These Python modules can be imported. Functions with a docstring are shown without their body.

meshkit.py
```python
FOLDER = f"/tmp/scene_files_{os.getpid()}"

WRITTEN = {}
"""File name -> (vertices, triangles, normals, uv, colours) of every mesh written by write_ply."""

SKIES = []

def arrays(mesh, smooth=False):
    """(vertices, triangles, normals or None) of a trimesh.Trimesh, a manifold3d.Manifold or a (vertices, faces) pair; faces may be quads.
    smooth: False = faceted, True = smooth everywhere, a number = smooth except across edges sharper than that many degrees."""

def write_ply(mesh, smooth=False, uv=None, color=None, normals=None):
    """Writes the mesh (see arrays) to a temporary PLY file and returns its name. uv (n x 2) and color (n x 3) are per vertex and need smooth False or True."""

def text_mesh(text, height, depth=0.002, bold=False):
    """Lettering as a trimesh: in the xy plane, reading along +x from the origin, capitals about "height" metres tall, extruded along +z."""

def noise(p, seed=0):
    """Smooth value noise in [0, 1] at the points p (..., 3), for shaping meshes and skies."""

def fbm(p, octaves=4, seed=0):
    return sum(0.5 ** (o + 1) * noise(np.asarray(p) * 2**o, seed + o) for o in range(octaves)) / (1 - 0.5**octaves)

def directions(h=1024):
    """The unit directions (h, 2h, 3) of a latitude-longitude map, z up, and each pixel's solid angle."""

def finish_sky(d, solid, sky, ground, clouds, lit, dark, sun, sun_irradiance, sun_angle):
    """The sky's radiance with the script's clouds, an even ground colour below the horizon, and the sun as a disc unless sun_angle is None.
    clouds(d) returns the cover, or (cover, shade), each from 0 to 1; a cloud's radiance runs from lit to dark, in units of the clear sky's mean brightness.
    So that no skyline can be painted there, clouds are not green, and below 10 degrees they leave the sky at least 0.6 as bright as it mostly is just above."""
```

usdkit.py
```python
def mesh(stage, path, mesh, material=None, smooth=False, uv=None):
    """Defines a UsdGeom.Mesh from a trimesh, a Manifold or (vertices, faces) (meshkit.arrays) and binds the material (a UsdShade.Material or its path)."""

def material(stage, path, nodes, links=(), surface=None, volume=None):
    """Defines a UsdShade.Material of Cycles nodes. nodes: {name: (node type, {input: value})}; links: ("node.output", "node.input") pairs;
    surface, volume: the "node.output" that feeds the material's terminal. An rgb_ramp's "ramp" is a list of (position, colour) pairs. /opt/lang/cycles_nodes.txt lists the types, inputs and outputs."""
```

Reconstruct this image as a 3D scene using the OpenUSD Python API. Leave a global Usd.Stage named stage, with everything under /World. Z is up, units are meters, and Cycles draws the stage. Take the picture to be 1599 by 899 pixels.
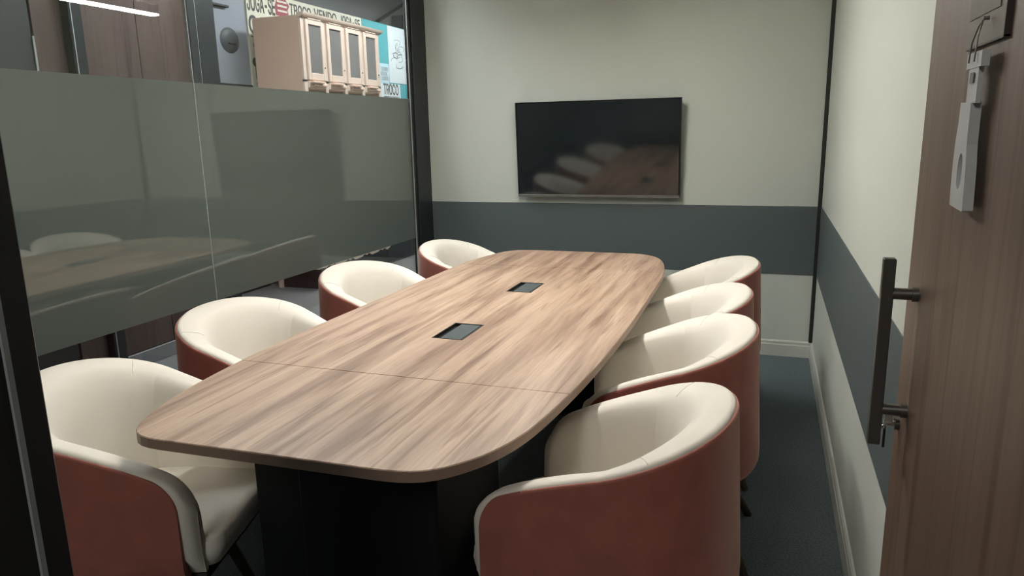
import math, random
import numpy as np, trimesh, shapely
from shapely.geometry import Polygon, Point, box as sbox
import meshkit, usdkit
from pxr import Usd, UsdGeom, UsdLux, UsdShade, Gf, Sdf

random.seed(7); np.random.seed(7)
stage = Usd.Stage.CreateInMemory()
UsdGeom.SetStageUpAxis(stage, UsdGeom.Tokens.z)
UsdGeom.SetStageMetersPerUnit(stage, 1.0)
UsdGeom.Xform.Define(stage, '/World')
UsdGeom.Scope.Define(stage, '/World/Looks')

# ---------------------------------------------------------------- camera, exposure, light levels
CAM = np.array([-0.309, -4.6916, 1.42]); YAW, PITCH, ROLL, FPX = -0.341575, -0.213235, -0.020006, 1127.07
EXPOSURE = 1.3
LAMP, UPLIGHT, HALL, ENTRY = 52.0, 23.0, 13.5, 8.0           # radiance of the pendant, the hall lamps, the lamp outside the doorway
AMBIENT = 0.03

def camera():
    cy, sy, cp, sp, cr, sr = math.cos(YAW), math.sin(YAW), math.cos(PITCH), math.sin(PITCH), math.cos(ROLL), math.sin(ROLL)
    f = np.array([sy * cp, cy * cp, sp]); r = np.array([cy, -sy, 0]); u = np.cross(r, f)
    r2, u2 = cr * r + sr * u, -sr * r + cr * u
    cam = UsdGeom.Camera.Define(stage, '/World/camera')
    m = Gf.Matrix4d(*r2, 0, *u2, 0, *(-f), 0, *CAM, 1)
    cam.AddTransformOp().Set(m)
    cam.CreateHorizontalApertureAttr(36.0); cam.CreateVerticalApertureAttr(36.0 * 899 / 1599)
    cam.CreateFocalLengthAttr(36.0 * FPX / 1599)
    cam.CreateClippingRangeAttr(Gf.Vec2f(0.05, 100)); cam.CreateExposureAttr(EXPOSURE)
camera()
dome = UsdLux.DomeLight.Define(stage, '/World/sky_light')
dome.CreateIntensityAttr(AMBIENT); dome.CreateColorAttr(Gf.Vec3f(0.9, 0.95, 1.0))

# ---------------------------------------------------------------- helpers
used = {}
def numbered(path):
    k = used.get(path, -1) + 1; used[path] = k
    return path if k == 0 else f'{path}_{k:03d}'
def obj(name, mesh, m, parent=None, smooth=False, label=None):
    base = str(parent.GetPath()) if parent else '/World'
    p = usdkit.mesh(stage, numbered(f'{base}/{name}'), mesh, M[m], smooth=smooth).GetPrim()
    if label: p.SetCustomDataByKey('label', label)
    return p
def tag(p, label=None, cat=None, group=None, kind=None):
    for k, v in (('label', label), ('category', cat), ('group', group), ('kind', kind)):
        if v: p.SetCustomDataByKey(k, v)
    return p
def thing(name, label=None, cat=None, loc=(0, 0, 0), rotz=0.0, group=None, kind=None, scale=None):
    x = UsdGeom.Xform.Define(stage, numbered('/World/' + name))
    x.AddTranslateOp().Set(Gf.Vec3d(*map(float, loc))); x.AddRotateZOp().Set(math.degrees(rotz))
    if scale: x.AddScaleOp().Set(Gf.Vec3f(scale, scale, scale))
    return tag(x.GetPrim(), label, cat, group, kind)
def dup(root, name, label, loc, rotz, scale=None, group=None):
    r = thing(name, label, None, loc, rotz, group, scale=scale)
    r.GetReferences().AddInternalReference(root.GetPath()); r.SetInstanceable(True)
    return r
def cb(x0, x1, y0, y1, z0, z1, c=0.0):
    """A box with chamfered edges."""
    if c <= 0:
        b = trimesh.creation.box((x1 - x0, y1 - y0, z1 - z0)); b.apply_translation(((x0 + x1) / 2, (y0 + y1) / 2, (z0 + z1) / 2)); return b
    c = min(c, .45 * min(x1 - x0, y1 - y0, z1 - z0))
    pts = []
    for sx in (0, 1):
        for sy in (0, 1):
            for sz in (0, 1):
                q = np.array([(x0, x1)[sx], (y0, y1)[sy], (z0, z1)[sz]]); s = np.array([1 - 2 * sx, 1 - 2 * sy, 1 - 2 * sz]) * c
                for k in range(3):
                    d = s.copy(); d[k] = 0; pts.append(q + d)
    return trimesh.convex.convex_hull(np.array(pts))
def cat(*ms): return trimesh.util.concatenate(list(ms))
def cyl(a, b, r, sides=24, r2=None):
    a, b = np.asarray(a, float), np.asarray(b, float); d = b - a; L = np.linalg.norm(d)
    prof = [(0, 0), (r, 0), (r if r2 is None else r2, L), (0, L)]
    m = trimesh.creation.revolve(prof, sections=sides)
    m.apply_transform(trimesh.geometry.align_vectors([0, 0, 1], d / L)); m.apply_translation(a); return m
def tube(pts, r, sides=10):
    pts = np.asarray(pts, float); t = np.gradient(pts, axis=0); t /= np.linalg.norm(t, axis=1, keepdims=True)
    up = np.array([0.13, 0.31, 0.94]); a = np.cross(t, up); a /= np.linalg.norm(a, axis=1, keepdims=True); b = np.cross(t, a)
    an = np.arange(sides) * 2 * np.pi / sides
    v = (pts[:, None] + r * (np.cos(an)[None, :, None] * a[:, None] + np.sin(an)[None, :, None] * b[:, None])).reshape(-1, 3)
    return skin(v.reshape(len(pts), sides, 3))
def skin(L, caps=True):
    """L: stations x loop points x 3, closed loops; caps by fan."""
    n, k, _ = L.shape; v = L.reshape(-1, 3); F = []
    for i in range(n - 1):
        for j in range(k):
            a, b = i * k + j, i * k + (j + 1) % k; F += [[a, b, b + k], [a, b + k, a + k]]
    if caps:
        v = np.vstack([v, L[0].mean(0), L[-1].mean(0)]); c0, c1 = n * k, n * k + 1
        for j in range(k):
            F.append([c0, (j + 1) % k, j]); F.append([c1, (n - 1) * k + j, (n - 1) * k + (j + 1) % k])
    m = trimesh.Trimesh(v, np.array(F), process=False); m.fix_normals(); return m
def poly_slab(poly, z0, z1, c=.002):
    """Convex outline -> slab with chamfered rims."""
    P = []
    for ins, z in ((c, z0), (0, z0 + c), (0, z1 - c), (c, z1)):
        q = np.array((poly.buffer(-ins) if ins else poly).exterior.coords); P.append(np.column_stack([q, np.full(len(q), z)]))
    return trimesh.convex.convex_hull(np.vstack(P))
def extrude(poly, h): return trimesh.creation.extrude_polygon(poly, h, engine='earcut')
def onx(m, x, y=0, z=0):
    """Mesh drawn in (right, up, out) set on a plane facing +x at (x, y, z): right is +y, up is +z."""
    m = m.copy(); m.apply_transform(np.array([[0, 0, 1, x], [1, 0, 0, y], [0, 1, 0, z], [0, 0, 0, 1.0]])); return m
def lettering(text, y, z, x, height, width=None, bold=True, depth=.002):
    m = meshkit.text_mesh(text, height, depth, bold=bold)
    b = m.bounds; m.apply_translation((-b[0][0], -b[0][1], 0))
    if width: m.apply_scale((width / (b[1][0] - b[0][0]), 1, 1)) if False else m.apply_transform(np.diag([width / (b[1][0] - b[0][0]), height / (b[1][1] - b[0][1]), 1, 1]))
    return onx(m, x, y, z)

# ---------------------------------------------------------------- materials
M = {}
def mat(name, color, rough=.5, bump=0, bscale=200, var=0, vscale=6, **kw):
    nodes = {'p': ('principled_bsdf', {'base_color': color, 'roughness': rough, **kw})}; links = []
    if bump or var: nodes['g'] = ('texture_coordinate', {})
    if var:
        nodes['n'] = ('noise_texture', {'scale': vscale, 'detail': 4}); links.append(('g.object', 'n.vector'))
        c = np.array(color)
        nodes['r'] = ('rgb_ramp', {'ramp': [(.3, tuple(c * (1 - var))), (.7, tuple(np.minimum(c * (1 + var), 1)))]}); links += [('n.fac', 'r.fac'), ('r.color', 'p.base_color')]
    if bump:
        nodes['bn'] = ('noise_texture', {'scale': bscale, 'detail': 3}); nodes['b'] = ('bump', {'strength': bump, 'distance': .002})
        links += [('g.object', 'bn.vector'), ('bn.fac', 'b.height'), ('b.normal', 'p.normal')]
    M[name] = usdkit.material(stage, '/World/Looks/' + name, nodes, links, surface='p.BSDF')
def wood(name, stops, scale, fine, streak, rough=.4, coat=0, spec=.5):
    """Grain drawn out along one axis: broad tone bands, fine fibre, and thin darker streaks."""
    nodes = {'g': ('geometry', {}),
             'm1': ('mapping', {'scale': scale}), 'm2': ('mapping', {'scale': fine}), 'm3': ('mapping', {'scale': streak}),
             'n1': ('noise_texture', {'scale': 1, 'detail': 4, 'roughness': .55, 'distortion': .4}),
             'n2': ('noise_texture', {'scale': 1, 'detail': 5, 'roughness': .6}),
             'n3': ('noise_texture', {'scale': 1, 'detail': 3, 'roughness': .5, 'distortion': .6}),
             'r1': ('rgb_ramp', {'ramp': stops}),
             'r2': ('rgb_ramp', {'ramp': [(.3, (.82, .80, .78)), (.7, (1.08, 1.08, 1.08))]}),
             'r3': ('rgb_ramp', {'ramp': [(0, (1, 1, 1)), (.58, (1, 1, 1)), (.66, (.66, .58, .54)), (1, (.55, .47, .43))]}),
             'x1': ('mix', {'mix_type': 'multiply', 'fac': 1.0}), 'x2': ('mix', {'mix_type': 'multiply', 'fac': .8}),
             'b': ('bump', {'strength': .08, 'distance': .001}),
             'p': ('principled_bsdf', {'roughness': rough, 'coat_weight': coat, 'specular_ior_level': spec})}
    links = [('g.position', k + '.vector') for k in ('m1', 'm2', 'm3')] + [('m1.vector', 'n1.vector'), ('m2.vector', 'n2.vector'), ('m3.vector', 'n3.vector'),
             ('n1.fac', 'r1.fac'), ('n2.fac', 'r2.fac'), ('n3.fac', 'r3.fac'), ('r1.color', 'x1.color1'), ('r2.color', 'x1.color2'),
             ('x1.color', 'x2.color1'), ('r3.color', 'x2.color2'), ('x2.color', 'p.base_color'), ('n2.fac', 'b.height'), ('b.normal', 'p.normal')]
    M[name] = usdkit.material(stage, '/World/Looks/' + name, nodes, links, surface='p.BSDF')
def glow(name, color, strength):
    M[name] = usdkit.material(stage, '/World/Looks/' + name, {'e': ('emission', {'color': color, 'strength': strength})}, [], surface='e.emission')

mat('wall_paint', (.51, .54, .485), .75, bump=.05, bscale=300)
mat('band_paint', (.082, .104, .106), .65, bump=.05, bscale=300)
mat('baseboard_paint', (.52, .53, .48), .45)
mat('ceiling_paint', (.6, .6, .57), .9)
mat('black_metal', (.010, .012, .013), .45)
mat('black_profile', (.012, .015, .017), .42)
mat('dark_strip', (.014, .015, .013), .5)
mat('gasket', (.33, .36, .36), .5)
mat('alu', (.45, .46, .45), .35, metallic=.6)
mat('carpet', (.115, .148, .160), .95, bump=.9, bscale=900, var=.35, vscale=140)
mat('hall_floor', (.155, .152, .150), .5, var=.06, vscale=3)
mat('cream_fabric', (.74, .69, .61), .8, bump=.12, bscale=700, sheen_weight=.15, sheen_roughness=.5)
mat('stitch', (.58, .53, .46), .8)
mat('red_velvet', (.33, .108, .082), .75, bump=.25, bscale=500, var=.12, vscale=14, sheen_weight=.85, sheen_roughness=.35, sheen_tint=(.85, .62, .52))
mat('edge_band', (.30, .205, .150), .45)
mat('leg_wood', (.055, .040, .025), .45)
mat('chair_base', (.02, .017, .015), .8)
mat('pedestal_black', (.008, .009, .010), .7, specular_ior_level=.25)
mat('box_lid', (.085, .105, .110), .4, metallic=.3)
mat('box_dark', (.008, .008, .008), .6)
mat('box_frame', (.05, .045, .04), .4, metallic=.5)
mat('tv_screen', (.010, .014, .016), .07, specular_ior_level=.9)
mat('tv_bezel', (.012, .012, .013), .35)
mat('tv_trim', (.17, .17, .155), .4, metallic=.5)
mat('steel', (.16, .15, .14), .38, metallic=.9)
mat('steel_dark', (.075, .068, .060), .45, metallic=.3)
mat('chrome', (.7, .7, .68), .12, metallic=1.0)
mat('key_head', (.80, .79, .72), .4)
mat('tag_grey', (.44, .45, .45), .55)
mat('tag_hole', (.12, .13, .12), .6)
mat('wire', (.20, .19, .17), .35, metallic=.7)
mat('plate_brown', (.17, .14, .115), .3)
mat('plate_shade', (.125, .105, .086), .3)
mat('plate_edge', (.025, .018, .014), .4)
mat('cabinet_pink', (.62, .42, .315), .6, var=.05, vscale=3)
mat('cabinet_trim', (.64, .50, .41), .55)
mat('cabinet_glass', (.17, .16, .155), .25)
mat('poster_cream', (.66, .64, .52), .6)
mat('poster_white', (.58, .63, .64), .6)
mat('poster_teal', (.06, .33, .36), .6)
mat('poster_blue', (.40, .57, .62), .6)
mat('ink', (.05, .055, .05), .6)
mat('ink_green', (.03, .06, .03), .6)
mat('ink_red', (.30, .06, .08), .6)
mat('ink_blue', (.10, .12, .25), .6)
mat('ink_grey', (.30, .34, .36), .6)
mat('ink_brown', (.35, .22, .20), .6)
mat('screen_grey', (.26, .28, .32), .4)
mat('blob_grey', (.055, .06, .066), .5)
mat('hall_wall', (.42, .425, .43), .8)
mat('hall_dark', (.022, .024, .021), .7)
mat('hall_ceiling', (.10, .10, .10), .9)
mat('plinth', (.24, .24, .25), .6)
glow('lamp_light', (1.0, .97, .915), LAMP)
glow('lamp_uplight', (1.0, .97, .915), UPLIGHT)
glow('hall_light', (.93, .97, 1.0), HALL)
glow('entry_light', (1.0, .96, .90), ENTRY)
wood('table_wood', [(.26, (.19, .115, .080)), (.41, (.33, .215, .152)), (.50, (.42, .29, .208)), (.60, (.49, .35, .256)), (.78, (.58, .43, .325))], (17, 1.25, 17), (150, 5, 150), (48, 2.0, 48), rough=.42)
wood('door_wood', [(.2, (.085, .052, .036)), (.5, (.150, .100, .072)), (.8, (.19, .135, .10))], (9, 9, .7), (110, 110, 5), (26, 26, .9), rough=.45)
wood('hall_wood', [(.2, (.050, .032, .027)), (.5, (.085, .058, .050)), (.8, (.12, .086, .075))], (7, 7, .6), (110, 110, 5), (22, 22, .9), rough=.4)

# clear pane: see-through, mirrored by the angle; film: milky, lets diffuse light through, smooth glass in front
FR = {'g': ('geometry', {}), 'i': ('mix_float', {'a': 1.5, 'b': 1 / 1.5}), 'f': ('fresnel', {})}     # same mirror strength from both sides of a face
FL = [('g.backfacing', 'i.fac'), ('i.result', 'f.IOR'), ('f.fac', 'x.fac')]
M['clear_glass'] = usdkit.material(stage, '/World/Looks/clear_glass', {**FR, 't': ('transparent_bsdf', {'color': (.95, .97, .96)}),
    's': ('glossy_bsdf', {'color': (1, 1, 1), 'roughness': .0}), 'x': ('mix_closure', {})}, FL + [('t.BSDF', 'x.closure1'), ('s.BSDF', 'x.closure2')], surface='x.closure')
M['frosted'] = usdkit.material(stage, '/World/Looks/frosted', {**FR, 'i': ('mix_float', {'a': 1.9, 'b': 1 / 1.9}), 'd': ('diffuse_bsdf', {'color': (.128, .152, .138)}), 'tl': ('translucent_bsdf', {'color': (.50, .54, .50)}),
    'a': ('mix_closure', {'fac': .35}), 's': ('glossy_bsdf', {'color': (1, 1, 1), 'roughness': .012}), 'x': ('mix_closure', {})},
    FL + [('d.BSDF', 'a.closure1'), ('tl.BSDF', 'a.closure2'), ('a.closure', 'x.closure1'), ('s.BSDF', 'x.closure2')], surface='x.closure')

# ---------------------------------------------------------------- the room
XG, YF, ZC = -2.60, -4.17, 2.75        # glass line, inner face of the doorway wall, ceiling
BT, BB, SK = .945, .524, .102          # painted band top and bottom, baseboard top
def struct(name, mesh, m): return tag(obj(name, mesh, m), kind='structure')
struct('floor', cb(-2.72, .12, YF - .1, .1, -.1, 0), 'carpet')
struct('ceiling', cb(-2.72, .12, YF - .1, .1, ZC, ZC + .1), 'ceiling_paint')
w = thing('wall_back', kind='structure')
obj('wall_surface', cb(-2.72, .12, 0, .1, 0, ZC), 'wall_paint', w)
obj('painted_band', cb(-2.567, -.012, -.003, .002, BB, BT), 'band_paint', w, label='dark slate painted band across the back wall')
w = thing('wall_right', kind='structure')
obj('wall_surface', cb(0, .12, YF - .1, 0, 0, ZC), 'wall_paint', w)
obj('painted_band', cb(-.003, .002, YF, -.012, BB, BT), 'band_paint', w, label='dark slate painted band along the right wall')
def baseboard(name, a, b, n):
    """a -> b along the foot of a wall, n pointing into the room; a stepped, rounded top."""
    prof = [(0, 0), (.014, 0), (.014, .074), (.011, .080), (.011, .094), (.006, SK), (0, SK)]
    a, b, n = np.array(a, float), np.array(b, float), np.array(n, float)
    L = np.array([[p + n * d + np.array([0, 0, z]) for d, z in prof] for p in (a, b)])
    return struct(name, skin(L), 'baseboard_paint')
baseboard('baseboard_back', (-2.567, 0, 0), (-.0, 0, 0), (0, -1, 0))
baseboard('baseboard_right', (0, YF, 0), (0, -.014, 0), (-1, 0, 0))
tag(obj('trim_1', cb(-.022, -.0, -.022, -.0, SK, ZC, .003), 'dark_strip'), kind='structure')
# post where the glass meets the back wall
w = thing('trim_2', kind='structure')
obj('post', cb(-2.612, -2.567, -.205, -.0, 0, ZC, .003), 'black_profile', w)
obj('edge_profile', cb(-2.612, -2.578, -.225, -.205, 0, ZC, .002), 'dark_strip', w)
obj('edge_seal', cb(-2.594, -2.586, -.2285, -.2255, 0, ZC), 'gasket', w)
# doorway wall with its rebate seal
w = thing('wall_front', kind='structure')
obj('door_jamb', cb(-1.26, -1.025, YF - .12, YF, 0, ZC, .003), 'black_metal', w)
obj('door_header', cb(-1.025, .12, YF - .12, YF, 2.15, ZC), 'black_metal', w)
obj('hinge_jamb', cb(-.06, .12, YF - .12, YF, 0, 2.15), 'black_metal', w)
obj('front_pane', cb(-2.66, -1.26, YF - .065, YF - .055, .05, 2.6), 'clear_glass', w)
obj('front_rail', cb(-2.72, -1.26, YF - .09, YF - .03, 0, .05, .003), 'black_metal', w)
obj('front_rail', cb(-2.72, -1.26, YF - .09, YF - .03, 2.6, ZC, .003), 'black_metal', w)
obj('front_post', cb(-2.74, -2.62, YF - .10, YF - .001, 0.0, ZC, .003), 'black_metal', w)
obj('rebate_seal', cb(-1.027, -1.021, YF - .0385, YF - .0325, 0, 2.15), 'gasket', w, label='pale vertical seal strip in the black door jamb')
# glass partition
Y0, YJ, Y1 = YF, -2.175, -.228
for k, (a, b) in enumerate(((Y0, YJ - .003), (YJ + .003, Y1))):
    w = thing(f'window_{k + 1}', kind='structure')
    obj('glass_pane', cb(XG - .010, XG, a, b, .03, ZC - .04), 'clear_glass', w)
    obj('frosted_film', cb(XG, XG + .0012, a + .001, b - .001, .712, 1.646), 'frosted', w, label='grey frosted privacy film on the glass')
    obj('bottom_channel', cb(XG - .03, XG + .02, a, b, 0, .035, .003), 'black_profile', w)
    obj('top_channel', cb(XG - .03, XG + .02, a, b, ZC - .045, ZC, .003), 'black_profile', w)
struct('trim_3', cb(XG - .011, XG + .0015, YJ - .0018, YJ + .0018, .036, ZC - .046), 'gasket')

# ---------------------------------------------------------------- conference table
TX, TY = -1.280, -2.1325
trace = [(-1.674, -3.502), (-1.538, -3.506), (-1.333, -3.500), (-1.118, -3.490), (-.985, -3.487), (-.93, -3.478), (-.893, -3.451), (-.868, -3.410), (-.847, -3.361), (-.824, -3.29), (-.798, -3.184), (-.775, -3.064), (-.76, -2.95),
         (-.751, -2.687), (-.745, -2.362), (-.743, -1.945), (-.746, -1.6), (-.751, -1.312), (-.762, -1.20), (-.803, -1.011), (-.85, -.865), (-.876, -.81), (-.922, -.777), (-.99, -.764), (-1.085, -.762), (-1.388, -.768), (-1.600, -.774), (-1.665, -.784), (-1.70, -.83),
         (-1.75, -.98), (-1.785, -1.15), (-1.803, -1.302), (-1.808, -1.679), (-1.813, -2.071), (-1.815, -2.406), (-1.817, -2.672), (-1.816, -2.95), (-1.802, -3.12), (-1.778, -3.238), (-1.748, -3.338), (-1.722, -3.42), (-1.704, -3.47)]
from scipy.interpolate import splprep, splev
tr = np.array(trace + trace[:1]); tck, _ = splprep(tr.T, s=.0012, per=True); outline = Polygon(np.column_stack(splev(np.linspace(0, 1, 260), tck))[:-1]).convex_hull
S0, S1 = -2.968, -1.266; ZT = .75; TH = .027
t = thing('conference_table', 'long boat-shaped wooden conference table with black pedestals in the middle of the room', 'table', (0, 0, 0))
for a, b in ((-4, S0 - .0004), (S0 + .0004, S1 - .0004), (S1 + .0004, 0)):
    seg = outline.intersection(sbox(-3, a, 0, b)).convex_hull
    cut = [('power', y) for y in (-2.487, -1.748) if a < y < b]
    m = poly_slab(seg, ZT - TH, ZT, .0018)
    if cut:
        import manifold3d as mf
        mm = mf.Manifold(mf.Mesh(np.asarray(m.vertices, np.float32), np.asarray(m.faces, np.uint32)))
        for _, y in cut:
            mm = mm - mf.Manifold.cube([.106, .192, .2], True).translate([-1.292, y, .75])
        o = mm.to_mesh(); m = trimesh.Trimesh(o.vert_properties[:, :3], o.tri_verts)
    obj('tabletop', m, 'table_wood', t)
ring = outline.buffer(.0007).difference(outline.buffer(-.003)); m = extrude(ring, TH - .0035); m.apply_translation((0, 0, ZT - TH + .0015))
obj('edge_band', m, 'edge_band', t, label='plain brown edge banding around the tabletop')
for y in (-2.487, -1.748):
    x = -1.292
    f = cat(cb(x - .056, x - .051, y - .099, y + .099, .715, .7512, .0008), cb(x + .051, x + .056, y - .099, y + .099, .715, .7512, .0008),
            cb(x - .052, x + .052, y - .099, y - .094, .715, .7512, .0008), cb(x - .052, x + .052, y + .094, y + .099, .715, .7512, .0008))
    fr = obj('power_box', f, 'box_frame', t)
    obj('tray', cb(x - .0515, x + .0515, y - .0945, y + .0945, .700, .728), 'box_dark', fr)
    obj('lid', cb(x - .028, x + .046, y - .091, y + .091, .745, .7497, .001), 'box_lid', fr, label='grey hinged lid of the power box')
    obj('hinge', cyl((x + .0485, y - .09, .7475), (x + .0485, y + .09, .7475), .0018, 10), 'box_frame', fr)
    obj('brush', cat(*[cb(x - .050, x - .030, y - .09 + i * .0072, y - .086 + i * .0072, .729, .741) for i in range(25)]), 'box_dark', fr)
for s in (-1, 1):
    yc = TY + s * .80
    obj('pedestal', cb(-1.575, -.985, min(yc, yc + s * .30), max(yc, yc + s * .30), .015, ZT - TH, .004), 'pedestal_black', t)
    obj('pedestal_fin', cb(-1.345, -.975 if s < 0 else -1.0, min(yc + s * .30, yc + s * .42), max(yc + s * .30, yc + s * .42), .015, ZT - TH, .006), 'pedestal_black', t)
    obj('foot_plate', cb(-1.60, -.96, yc - s * .02 if s > 0 else yc - .44, yc + .44 if s > 0 else yc + .02, 0, .015, .003), 'black_metal', t)
obj('wire_channel', cb(TX - .12, TX + .12, TY - .80, TY + .80, .60, .690, .004), 'pedestal_black', t)

# ---------------------------------------------------------------- tub chairs
W, XF, DB, EX, HB, HA, PW, TP = .600, .325, .235, 2.1, .801, .587, .753, .376
ZB, ZSEAT, FLARE = .338, .440, .050
def plan(inset=0.0, xf=XF, n=44):
    w, D = W / 2, DB
    th = np.linspace(-np.pi / 2, np.pi / 2, 2 * n + 1)
    bx = -D * np.maximum(np.cos(th), 0) ** (2 / EX); by = w * np.sign(np.sin(th)) * np.abs(np.sin(th)) ** (2 / EX)
    u = np.concatenate([np.linspace(0, .6, 10)[:-1], .6 + .4 * np.sin(np.linspace(0, np.pi / 2, 18))]) * xf; u = u[::-1][:-1]
    P = np.concatenate([np.stack([u, -w + 0 * u], 1), np.stack([bx, by], 1), np.stack([u[::-1], w + 0 * u], 1)])
    P[:, 1] *= 1 - TP * np.clip(P[:, 0], 0, 9)
    # even out the spacing along the back
    T = np.gradient(P, axis=0); T /= np.linalg.norm(T, axis=1, keepdims=True) + 1e-12
    N = np.stack([-T[:, 1], T[:, 0]], 1)            # points outwards or inwards: fix by sign
    c = np.array([.05, 0]); s = np.sign(((c - P) * N).sum(1)); s[s == 0] = 1
    N = N * np.sign(np.median(s))
    for _ in range(3):
        N[1:-1] = (N[:-2] + 2 * N[1:-1] + N[2:]) / 4; N /= np.linalg.norm(N, axis=1, keepdims=True)
    return P, N
def rim(x, xf, r):
    h = HA + (HB - HA) * np.clip((.31 - x) / (.31 + DB), 0, 1) ** PW
    k = np.clip((x - (xf - r)) / r, 0, 1)
    return h - r * (1 - np.sqrt(np.maximum(1 - k * k, 0)))
def sstep(x): x = np.clip(x, 0, 1); return x * x * (3 - 2 * x)
def sweep(xf, section, r, pinch):
    P, N = plan(xf=xf); loops = []
    for p, n in zip(P, N):
        h = rim(p[0], xf, r); b = sstep((.16 - p[0]) / .30); sec = np.array(section(h, b))
        if pinch:
            k = np.clip((p[0] - (xf - pinch)) / pinch, 0, 1); k = max(.30, math.sqrt(max(1 - k * k, 0)))
            mid = sec[:, 0].mean(); sec[:, 0] = mid + (sec[:, 0] - mid) * k
        sec[:, 0] -= np.where(sec[:, 0] < .06, FLARE * max(n[0], 0) ** 1.5 * np.clip(h - sec[:, 1], 0, 1), 0)     # the outside spreads a little towards the bottom
        loops.append([(p[0] + n[0] * d, p[1] + n[1] * d, z) for d, z in sec])
    return skin(np.array(loops))
def pad_section(h, b):
    t = .078 + .036 * b; s = .006 + .022 * b
    lo = ZB + .012
    return [(.050, lo), (.012, ZB + .07), (.0065, h - .06), (.006, h - .016), (.0075, h - .007), (.013, h - .001), (.022, h), (.4 * t, h - .15 * s), (.62 * t, h - .45 * s), (.80 * t, h - .9 * s), (.93 * t, h - 1.5 * s - .008),
            (1.03 * t, h - 1.9 * s - .028), (1.10 * t, h - 2.0 * s - .06), (1.18 * t, max(h - 2.0 * s - .13, ZSEAT + .01)), (1.26 * t, ZSEAT - .03), (1.26 * t, lo)]
def shell_section(h, b):
    return [(.046, ZB), (.024, ZB + .004), (.010, ZB + .014), (.002, ZB + .034), (0, ZB + .06), (0, h - .05), (0, h - .016), (.002, h - .0095), (.006, h - .0075), (.0095, h - .010), (.010, ZB + .05), (.030, ZB + .012), (.046, ZB + .006)]
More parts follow.
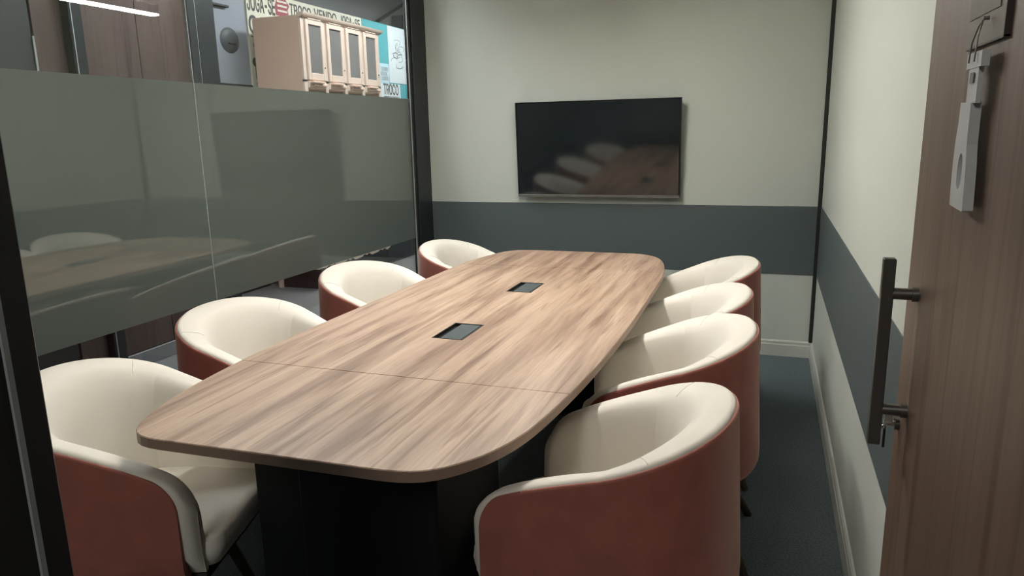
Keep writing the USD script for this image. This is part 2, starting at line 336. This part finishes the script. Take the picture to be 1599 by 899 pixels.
def make_chair(label, loc, rot, scale, group):
    t = thing('tub_chair', label, 'chair', loc, rot, group, scale=scale)
    obj('outer_shell', sweep(XF - .034, shell_section, .056, 0), 'red_velvet', t, 40, label='red-brown velvet outer shell')
    pad = obj('padded_back', sweep(XF, pad_section, .070, .030), 'cream_fabric', t, 45, label='cream padded arms and backrest')
    P, N = plan()
    for s in (-1, 1):                                # stitched joint where arm meets back
        i = [k for k in range(len(P)) if P[k, 1] * s > 0][np.argmin([abs(P[k, 0] + .105) for k in range(len(P)) if P[k, 1] * s > 0])]
        h = rim(P[i, 0], XF, .07); b = sstep((.16 - P[i, 0]) / .30)
        pts = [(P[i, 0] + N[i, 0] * d, P[i, 1] + N[i, 1] * d, z + .0002) for d, z in pad_section(h, b)[5:10]]
        obj('stitched_seam', tube(pts, .0008, 6), 'stitch', pad)
    # seat cushion
    inner = Polygon([(p[0] + n[0] * .075, p[1] + n[1] * .075) for p, n in zip(*plan())])
    seat = Polygon([(p[0] + n[0] * .1, p[1] + n[1] * .1) for p, n in zip(*plan())]).convex_hull
    fw = .215
    seat = seat.union(Polygon([(.0, -.22), (.0, .22), (XF + .03, fw), (XF + .03, -fw)])).convex_hull.buffer(-.05).buffer(.05)
    P3 = []
    for ins, z in ((.05, ZB + .0), (.018, ZB + .018), (.004, ZB + .045), (0, ZB + .065), (.003, ZSEAT - .012), (.012, ZSEAT - .003), (.03, ZSEAT), ):
        q = np.array((seat.buffer(-ins) if ins else seat).exterior.coords); P3.append(np.column_stack([q, np.full(len(q), z)]))
    obj('seat', trimesh.convex.convex_hull(np.vstack(P3)), 'cream_fabric', t, 50, label='cream seat cushion')
    base = Polygon([(p[0] + n[0] * .05, p[1] + n[1] * .05) for p, n in zip(*plan())]).convex_hull
    obj('base_panel', poly_slab(base, ZB - .014, ZB + .006, .004), 'chair_base', t)
    for sx, sy in ((1, 1), (1, -1), (-1, 1), (-1, -1)):
        top = np.array([.155 if sx > 0 else -.09, .14 * sy, ZB - .012]); foot = np.array([.235, .225 * sy, 0]) if sx > 0 else np.array([-.258, -.232, 0]) if sy < 0 else np.array([-.218, .192, 0])
        obj('leg', cyl(foot, top, .0140, 18, .0200), 'leg_wood', t, 40)
    return t
G = 'tub chairs around the conference table'
CH = [('cream and red-brown tub chair nearest the camera at the right side of the table', (-.581, -3.066, 0), 3.055, 1),
      ('cream and red-brown tub chair second from the front at the right side of the table', (-.547, -2.341, 0), 3.248, 1),
      ('cream and red-brown tub chair third from the front at the right side', (-.574, -1.736, 0), 3.299, .983),
      ('cream and red-brown tub chair at the far right end of the table', (-.561, -1.131, 0), 3.341, 1),
      ('cream and red-brown tub chair turned in the near left corner behind the door jamb', (-1.961, -3.302, 0), .287, 1),
      ('cream and red-brown tub chair second from the front on the glass side of the table', (-2.098, -2.539, 0), -.049, 1),
      ('cream and red-brown tub chair third from the front on the glass side of the table', (-2.068, -1.689, 0), -.160, 1),
      ('cream and red-brown tub chair at the far left, beside the black post and back wall', (-1.954, -.896, 0), -.046, 1)]
first = None
for lab, loc, rot, sc in CH:
    if first is None: first = make_chair(lab, loc, rot, 1.0, G)
    else: tag(dup(first, 'tub_chair', lab, loc, rot, sc, G), cat='chair')

# ---------------------------------------------------------------- television
t = thing('television', 'flat black television mounted on the pale back wall above the dark band', 'television', (-1.362, 0, 1.302))
obj('casing', cat(cb(-.530, .530, -.066, -.042, -.300, .304, .004), cb(-.40, .40, -.045, -.022, -.22, .20, .008)), 'tv_bezel', t)
obj('screen', cb(-.524, .524, -.0675, -.064, -.288, .298, .0008), 'tv_screen', t)
obj('frame', cat(cb(-.534, -.529, -.069, -.040, -.303, .306, .001), cb(.529, .534, -.069, -.040, -.303, .306, .001), cb(-.534, .534, -.069, -.040, .303, .307, .001)), 'tv_bezel', t)
obj('chin', cb(-.534, .534, -.070, -.040, -.309, -.290, .002), 'tv_trim', t, label='silvery strip along the bottom of the screen')
obj('badge', cb(-.020, .020, -.0712, -.0695, -.304, -.298), 'steel', t)
obj('wall_bracket', cb(-.22, .22, -.035, 0, -.15, .15, .004), 'black_metal', t)

for q in stage.GetPrimAtPath('/World/television').GetChildren():
    if q.GetName() != 'wall_bracket': UsdGeom.Xformable(q).AddRotateXOp().Set(4.0); UsdGeom.Xformable(q).AddTranslateOp().Set(Gf.Vec3d(0, -.010, 0))
# ---------------------------------------------------------------- linear pendant lamp over the table
LX, LY0, LY1, LZ = -1.27, -3.00, -.96, 2.165
t = thing('pendant_lamp', 'slim linear pendant lamp hung over the table, seen reflected in the glass partition', 'lamp', (0, 0, 0))
obj('housing', cb(LX - .024, LX + .024, LY0, LY1, LZ + .006, LZ + .062, .003), 'tv_trim', t)
obj('diffuser', cb(LX - .022, LX + .022, LY0 + .004, LY1 - .004, LZ - .004, LZ + .008, .002), 'lamp_light', t)
obj('upper_diffuser', cb(LX - .020, LX + .020, LY0 + .004, LY1 - .004, LZ + .055, LZ + .0624), 'lamp_uplight', t)
for y in (LY0 + .3, LY1 - .3):
    obj('cable', cyl((LX, y, LZ + .06), (LX, y, ZC), .0015, 8), 'wire', t)
    obj('ceiling_rose', cyl((LX, y, ZC - .02), (LX, y, ZC), .03, 24), 'tv_trim', t)

# ---------------------------------------------------------------- open door on the right
DX, DT = -.080, .038
d = thing('door_1', kind='structure')
obj('leaf', cb(DX, DX + DT, YF + .01, -3.362, .012, 2.10, .002), 'door_wood', d)
hb = obj('pull_handle', cb(-.133, -.115, -3.460, -3.442, .908, 1.216, .0015), 'steel_dark', d, label='dark square steel pull bar on round standoffs')
for z in (1.160, .968):
    obj('standoff', cyl((-.117, -3.451, z), (DX + .002, -3.451, z), .0092), 'steel', hb, 40)
    obj('collar', cyl((DX - .009, -3.451, z), (DX + .001, -3.451, z), .0115), 'steel', hb, 40)
obj('lock_cylinder', cyl((DX - .006, -3.400, .925), (DX + .002, -3.400, .925), .010), 'steel', d, 40)
for z in (.25, 1.05, 1.85):
    obj('hinge', cyl((DX + .004, YF + .006, z - .05), (DX + .004, YF + .006, z + .05), .007), 'steel', d, 40)
k = thing('door_key', 'small key with a pale flat head sticking out of the door lock below the handle', 'key', (DX - .006, -3.400, .925))
obj('blade', cb(-.014, 0, -.0012, .0012, -.004, .004), 'chrome', k)
obj('bow', cb(-.017, -.004, -.0016, .0016, -.001, .023, .001), 'key_head', k)
b = trimesh.creation.icosphere(2, .0042); b.apply_translation((-.017, -.003, -.006)); obj('ring_ball', b, 'chrome', k, True)
obj('strap', cb(-.0165, -.0125, -.0012, .0012, -.045, -.006, .0008), 'plate_edge', k)
# sign plate and hanging tag on the door face (drawn in y, z; out is -x)
def ondoor(m, out):     # (right = -y, up = z, out = -x), right-handed: maps (a, b, c) -> (-c, -a, b)
    m = m.copy(); m.apply_transform(np.array([[0, 0, -1, DX - out], [-1, 0, 0, 0], [0, 1, 0, 0], [0, 0, 0, 1.0]])); return m
p = thing('sign_plate', 'thin brown plate fixed high on the door behind the hanging tag', 'sign')
obj('backing', ondoor(extrude(sbox(3.612, 1.509, 3.772, 1.70), .004), 0.0), 'plate_brown', p)
obj('edge', ondoor(cat(extrude(sbox(3.772, 1.507, 3.7765, 1.70), .006), extrude(sbox(3.612, 1.5065, 3.7765, 1.509), .005)), 0.0), 'plate_edge', p)
obj('insert', ondoor(extrude(sbox(3.616, 1.541, 3.748, 1.69), .0012), .004), 'plate_shade', p)
g = thing('hanging_tag', 'pale grey bottle-shaped tag with an oval hole hung on the door by a wire loop', 'tag')
prof = [(3.677, 1.322), (3.741, 1.320), (3.7385, 1.345), (3.735, 1.372), (3.729, 1.395), (3.728, 1.415), (3.7275, 1.442), (3.680, 1.443), (3.679, 1.42), (3.674, 1.40), (3.672, 1.375), (3.674, 1.345)]
body = Polygon(prof).buffer(-.002).buffer(.002)
hole = shapely.affinity.scale(Point(3.7085, 1.364).buffer(1), .0115, .021)
obj('body', ondoor(extrude(body.difference(hole), .011), .007), 'tag_grey', g)
obj('hole_lining', ondoor(extrude(hole, .003), .0075), 'tag_hole', g)
obj('neck', ondoor(extrude(sbox(3.695, 1.441, 3.737, 1.484), .005), .011), 'tag_grey', g)
obj('crossbar', ondoor(extrude(sbox(3.684, 1.480, 3.748, 1.497), .008), .009), 'tag_grey', g)
obj('window', ondoor(extrude(sbox(3.708, 1.464, 3.724, 1.475), .0008), .017), 'tag_hole', g)
wp = [(DX - .0195, -3.704, 1.486), (DX - .0185, -3.704, 1.508), (DX - .014, -3.707, 1.526), (DX - .012, -3.713, 1.531), (DX - .014, -3.719, 1.526), (DX - .0185, -3.727, 1.508), (DX - .0195, -3.728, 1.486)]
obj('wire_loop', tube(wp, .0009, 8), 'wire', g, True)
obj('hook', ondoor(extrude(Point(3.713, 1.5335).buffer(.0022), .006), .006), 'wire', g)

# ---------------------------------------------------------------- the hall beyond the glass
struct('floor_hall', cat(cb(-9, -2.72, -9, 7, -.1, 0), cb(-2.72, 2, -9, YF - .1, -.1, 0), cb(-2.72, 2, .1, 7, -.1, 0)), 'hall_floor')
struct('ceiling_hall', cat(cb(-9, -2.72, -9, 7, 3.6, 3.7), cb(-2.72, 2, -9, YF - .12, 3.6, 3.7)), 'hall_ceiling')
struct('wall_hall', cat(cb(-9, 2, 7, 7.1, 0, 3.6), cb(2, 2.1, -9, 7, 0, 3.6), cb(-9, 2, -9.1, -9, 0, 3.6), cb(-5.75, -5.65, -.36, 7, 0, 3.6)), 'hall_wall')
XW = -4.02
t = thing('wall_passage', kind='structure')
obj('dark_wall', cb(XW - .12, XW - .005, -9, -1.745, 0, 3.6), 'hall_dark', t)
for a, b in ((-1.735, -1.555), (-1.445, -1.045), (-1.041, -.632)):
    obj('wood_panel', cb(XW - .03, XW, a, b, .10, 3.6, .002), 'hall_wood', t)
obj('backing', cb(XW - .12, XW - .032, -1.745, -.632, 0, 3.6), 'hall_dark', t)
obj('skirting', cb(XW - .03, XW + .006, -1.445, -.632, 0, .095, .003), 'plinth', t)
obj('edge_strip', cb(XW - .006, XW + .002, -1.745, -1.733, .5, 1.965), 'alu', t)
t = thing('column', 'slim black steel column between the wood panels beyond the glass', 'column')
obj('shaft', cb(XW - .05, XW + .05, -1.550, -1.465, 0, 3.6, .004), 'black_profile', t)
obj('joint_line', cb(XW + .048, XW + .052, -1.537, -1.531, 0, 3.6), 'gasket', t)
t = thing('column', 'wide black post at the right end of the wood panelling beyond the glass', 'column')
obj('shaft', cat(cb(XW - .10, XW + .03, -.630, -.560, 0, 3.6, .004), cb(XW - .10, XW + .02, -.550, -.37, 0, 3.6, .004)), 'black_profile', t)
obj('joint_line', cb(XW - .01, XW + .022, -.558, -.552, 0, 3.6), 'gasket', t)
# framed grey panel with a round lamp
XP = -4.85
t = thing('framed_panel', 'dull blue-grey panel in a wide black frame left of the posters', 'panel')
obj('frame', cat(cb(XP - .04, XP + .01, .02, .60, 0, 3.6, .004), cb(XP - .04, XP + .01, .60, 1.035, 0, 1.885, .004)), 'black_profile', t)
obj('panel', cb(XP - .03, XP - .01, .60, 1.035, 1.885, 3.6), 'screen_grey', t)
t = thing('wall_lamp', 'round dark wall lamp with a short arm on the blue-grey panel', 'lamp', (XP - .01, .80, 2.255))
prof = [(0, .03), (.05, .027), (.09, .018), (.11, .004), (.11, 0), (0, 0)]
m = trimesh.creation.revolve(prof, sections=40); m.apply_scale((1.08, .98, 1)); obj('shade', onx(m, 0, 0, 0), 'blob_grey', t, 40)
obj('arm', cyl((.031, -.05, -.03), (.031, .04, -.03), .005, 12), 'black_metal', t)
t = thing('shelf_bar', 'short black bar fixed across the blue-grey panel above the round lamp', 'bar')
obj('bar', cb(XP - .012, XP + .03, .565, .79, 2.522, 2.540, .003), 'black_metal', t)
# poster wall
def sheet(name, label, y0, y1, z0, z1, m, dx=0.0):
    p = thing(name, label, 'poster', (0, 0, 0))
    obj('sheet', cb(XP - .02 if dx == 0 else XP + .0005, XP + dx, y0, y1, z0, z1), m, p); return p
p = sheet('poster', 'tall cream poster with black lettering and card suits behind the cabinet', 1.055, 3.06, .62, 2.735, 'poster_cream')
X1 = XP + .0005
obj('lettering', lettering('JOGA-SE', 1.065, 2.545, X1, .155, .40), 'ink', p)
obj('lettering', lettering('CASA', 1.065, 2.345, X1, .165, .50), 'ink', p)
obj('lettering', lettering('TROCO', 1.70, 2.592, X1, .108, .36), 'ink', p)
obj('lettering', lettering('VENDO', 2.115, 2.606, X1, .105, .42), 'ink', p)
obj('lettering', lettering('JOGA-SE', 2.60, 2.612, X1, .10, .42), 'ink', p)
lg = Polygon([(0, 0), (.19, .0), (.17, .06), (.20, .10), (.14, .16), (.08, .13), (.03, .15), (-.01, .07)]).buffer(.008)
obj('emblem', onx(extrude(lg, .002), X1, 1.485, 2.565), 'ink_red', p)
obj('emblem', cat(*[onx(extrude(sbox(.02, z, .17, z + .018), .0035), X1, 1.485, 2.565) for z in (.03, .075, .115)]), 'poster_cream', p)
obj('rule', onx(extrude(sbox(1.08, 2.318, 1.42, 2.326), .002), X1), 'ink_red', p)
obj('diamond', onx(extrude(Polygon([(0, -.062), (.05, 0), (0, .062), (-.05, 0)]), .002), X1, 1.145, 2.245), 'ink_brown', p)
club = shapely.union_all([Point(0, .045).buffer(.04), Point(-.045, -.01).buffer(.04), Point(.045, -.01).buffer(.04), Polygon([(-.012, .03), (.012, .03), (.03, -.075), (-.03, -.075)])])
obj('club', onx(extrude(club, .002), X1, 1.155, 2.105), 'ink_green', p)
obj('lettering', lettering('B', 1.105, 1.945, X1, .11, .09), 'ink_green', p)
for y in (1.105, 1.16): obj('dot', onx(extrude(sbox(y, 1.893, y + .026, 1.920), .002), X1), 'ink_brown', p)
obj('lower_field', onx(extrude(sbox(1.056, 1.30, 3.05, 1.852), .001), X1), 'poster_white', p)
obj('stripe', cat(onx(extrude(Polygon([(1.075, 1.83), (1.125, 1.83), (1.175, 1.55), (1.135, 1.55)]), .002), X1 + .001), ), 'ink_blue', p)
obj('stripe', cat(onx(extrude(Polygon([(1.19, 1.83), (1.225, 1.83), (1.19, 1.55), (1.16, 1.55)]), .002), X1 + .001), ), 'ink_red', p)
p = sheet('poster', 'turquoise poster to the right of the cabinet with a white corner reading TROCO', 3.065, 4.6, .62, 2.735, 'poster_teal')
obj('lower_field', onx(extrude(sbox(3.36, 2.04, 3.655, 2.27), .001), X1), 'poster_blue', p)
br = []
for r in range(3):
    for c in range(3): br.append(onx(extrude(sbox(3.47 + c * .055 - (r % 2) * .02, 2.07 + r * .055, 3.47 + c * .055 - (r % 2) * .02 + .046, 2.07 + r * .055 + .048), .002), X1 + .001))
obj('brick_print', cat(*br), 'ink_grey', p)
obj('white_field', onx(extrude(sbox(3.36, 1.60, 3.93, 2.036), .0025), X1), 'poster_white', p)
obj('lettering', lettering('TROCO', 3.49, 1.90, X1 + .0026, .135, .385), 'ink', p)
obj('rule', onx(extrude(sbox(3.49, 1.874, 3.89, 1.882), .002), X1 + .0026), 'ink', p)
p = sheet('poster', 'white sheet with faint grey sketch at the right end of the poster wall', 3.66, 4.30, 2.05, 2.73, 'poster_white', .006)
sk = []
rng = np.random.RandomState(3)
for k in range(14):
    yy, zz = 3.90 + rng.uniform(-.10, .12), 2.42 + rng.uniform(-.16, .16); a = rng.uniform(0, 6.28)
    pts = [(yy + .05 * math.cos(a + q) * (1 + .4 * q), zz + .035 * math.sin(a + q)) for q in np.linspace(0, 3.2, 9)]
    sk.append(onx(extrude(shapely.LineString(pts).buffer(.0045), .001), XP + .0065))
obj('sketch', cat(*sk), 'ink_grey', p)
struct('baseboard_hall', cb(XP - .10, XP - .022, 1.04, 6.5, 0, .62, .004), 'black_profile')
# the tall cabinet
CX, CY0, CY1, CD = -4.20, .922, 2.272, .50
t = thing('cabinet', 'tall pinkish wooden display cabinet with four glazed doors standing in the hall', 'cabinet', (CX, 0, 0))
ZL, ZH = .20, 2.445
obj('side_panel', cb(-CD, -.022, CY0, CY0 + .025, ZL, ZH, .002), 'cabinet_pink', t)
obj('side_panel', cb(-CD, -.022, CY1 - .025, CY1, ZL, ZH, .002), 'cabinet_pink', t)
obj('back_panel', cb(-CD, -CD + .015, CY0 + .025, CY1 - .025, ZL, ZH), 'cabinet_pink', t)
obj('floor_panel', cb(-CD, -.022, CY0 + .025, CY1 - .025, ZL, ZL + .03), 'cabinet_pink', t)
obj('top_panel', cb(-CD, -.022, CY0 + .025, CY1 - .025, 2.415, 2.44), 'cabinet_pink', t)
prof = [(-.03, 2.425), (0, 2.425), (.008, 2.432), (.028, 2.440), (.036, 2.452), (.040, 2.466), (-.03, 2.466)]
L = np.array([[(x, y, z) for x, z in prof] for y in (CY0 - .006, CY1 + .03)]); obj('cornice', skin(L), 'cabinet_trim', t)
fr = [cb(-.022, 0, CY0, CY1, 2.405, 2.430, .002), cb(-.022, 0, CY0, CY1, 1.885, 1.908, .002)]
n = 4; wd = (CY1 - CY0 - .05) / n
obj('face_frame', cat(*fr, *[cb(-.022, 0, CY0 + .0 + k * (wd + .0) , CY0 + .05 + k * wd, ZL, 2.41, .002) for k in range(n + 1)]), 'cabinet_trim', t)
for k in range(n):
    a, b = CY0 + .052 + k * wd, CY0 - .002 + .0 + (k + 1) * wd
    s = .040; z0, z1 = 1.905, 2.415
    dr = obj('door', cat(cb(-.004, .018, a, a + s, z0, z1, .003), cb(-.004, .018, b - s, b, z0, z1, .003), cb(-.004, .018, a + s, b - s, z1 - s, z1, .003), cb(-.004, .018, a + s, b - s, z0, z0 + s + .02, .003)), 'cabinet_trim', t)
    obj('glass', cb(.002, .007, a + s, b - s, z0 + s, z1 - s), 'cabinet_glass', dr, label='grey glass pane of a cabinet door')
    kn = trimesh.creation.icosphere(2, .007); kn.apply_translation((.022, b - .018, 2.02)); obj('knob', kn, 'steel', dr, True)
    obj('crown_block', cb(0, .022, (a + b) / 2 - .10, (a + b) / 2 + .10, 2.417, 2.428, .003), 'cabinet_trim', t)
    for z0, z1 in ((1.835, 1.893), (1.52, 1.70), (1.30, 1.50)):
        q = obj('drawer', cb(-.30, .012, a, b, z0, z1, .004), 'cabinet_trim', t)
        obj('drawer_pull', cat(cb(.010, .050, (a + b) / 2 - .12, (a + b) / 2 + .05, z1 - .018, z1 + .004, .005), cb(.010, .034, (a + b) / 2 - .09, (a + b) / 2 + .12, z1 - .042, z1 - .018, .005)), 'cabinet_pink', q)
    obj('lower_door', cb(-.004, .014, a, b, .30, 1.24, .004), 'cabinet_trim', t)
ap = [(CY0, .30), (CY0, .215)]
for k in range(4):
    y = CY0 + .05 + k * wd
    ap += [(y + .06, .20), (y + .10, .225), (y + .15, .20), (y + .19, .225), (y + .25, .19)]
ap += [(CY1, .215), (CY1, .30)]
m = extrude(Polygon(ap), .02); obj('apron', onx(m, -.01), 'cabinet_trim', t)
obj('base', cb(-CD + .03, -.03, CY0 + .072, CY1 - .01, .0, .205, .004), 'black_profile', t, label='black recessed base under the cabinet')
for x in (-CD + .04,):
    for y in (CY0 + .035, CY1 - .035):
        obj('foot', cat(cb(x - .028, x + .028, y - .028, y + .028, .09, .215, .006), cb(x - .02, x + .02, y - .02, y + .02, 0, .095, .006)), 'cabinet_trim', t)
t = thing('low_box', 'low black box on the hall floor beside the far end of the cabinet', 'box', (-4.5, 2.75, 0))
obj('body', cb(-.26, .24, -.42, .50, .02, .27, .008), 'black_profile', t)
obj('foot_rail', cb(-.24, .22, -.40, .48, 0, .022), 'plinth', t)
obj('lid', cb(-.265, .245, -.425, .505, .27, .285, .004), 'black_metal', t)
# rod and speaker high on the far wall
t = thing('wall_rod', 'dark diagonal steel rod high behind the posters', 'rod')
obj('rod', cyl((-5.40, 4.30, 2.86), (-5.40, 5.45, 3.34), .022, 14), 'black_metal', t, 40)
obj('rod_anchor', cyl((-5.65, 4.30, 2.86), (-5.38, 4.30, 2.86), .03, 14), 'black_metal', t, 40)
t = thing('wall_speaker', 'small dark box speaker on the hall wall beside the black post', 'speaker')
obj('case', cb(-5.60, -5.42, 5.22, 5.56, 2.86, 3.10, .01), 'blob_grey', t)
obj('grille', cb(-5.421, -5.415, 5.28, 5.50, 2.90, 3.06, .002), 'hall_wall', t)
obj('bracket', cb(-5.65, -5.60, 5.34, 5.44, 2.94, 3.02), 'black_metal', t)

# ---------------------------------------------------------------- lamps of the hall
def ceiling_lamp(label, x, y, z, sx, sy, m):
    t = thing('ceiling_light', label, 'lamp', (x, y, z), 0, 'hall ceiling lights')
    obj('frame', cat(cb(-sx / 2 - .02, sx / 2 + .02, -sy / 2 - .02, sy / 2 + .02, .004, .05)), 'tv_trim', t)
    obj('diffuser', cb(-sx / 2, sx / 2, -sy / 2, sy / 2, -.006, .006), m, t)
    for s in (-1, 1): obj('hanger', cyl((0, s * sy / 3, .05), (0, s * sy / 3, 3.6 - z), .003, 8), 'wire', t)
ceiling_lamp('flat square hall lamp above the tall cabinet', -3.25, 1.5, 3.3, .6, 1.2, 'hall_light')
ceiling_lamp('flat square hall lamp over the far end of the poster wall', -3.7, 3.7, 3.3, .6, 1.2, 'hall_light')
ceiling_lamp('flat square hall lamp outside the doorway behind the camera', -1.0, -6.3, 2.9, .6, 1.2, 'entry_light')
ceiling_lamp('flat square hall lamp in front of the wood panelling', -3.3, -.9, 3.3, .6, 1.2, 'hall_light')
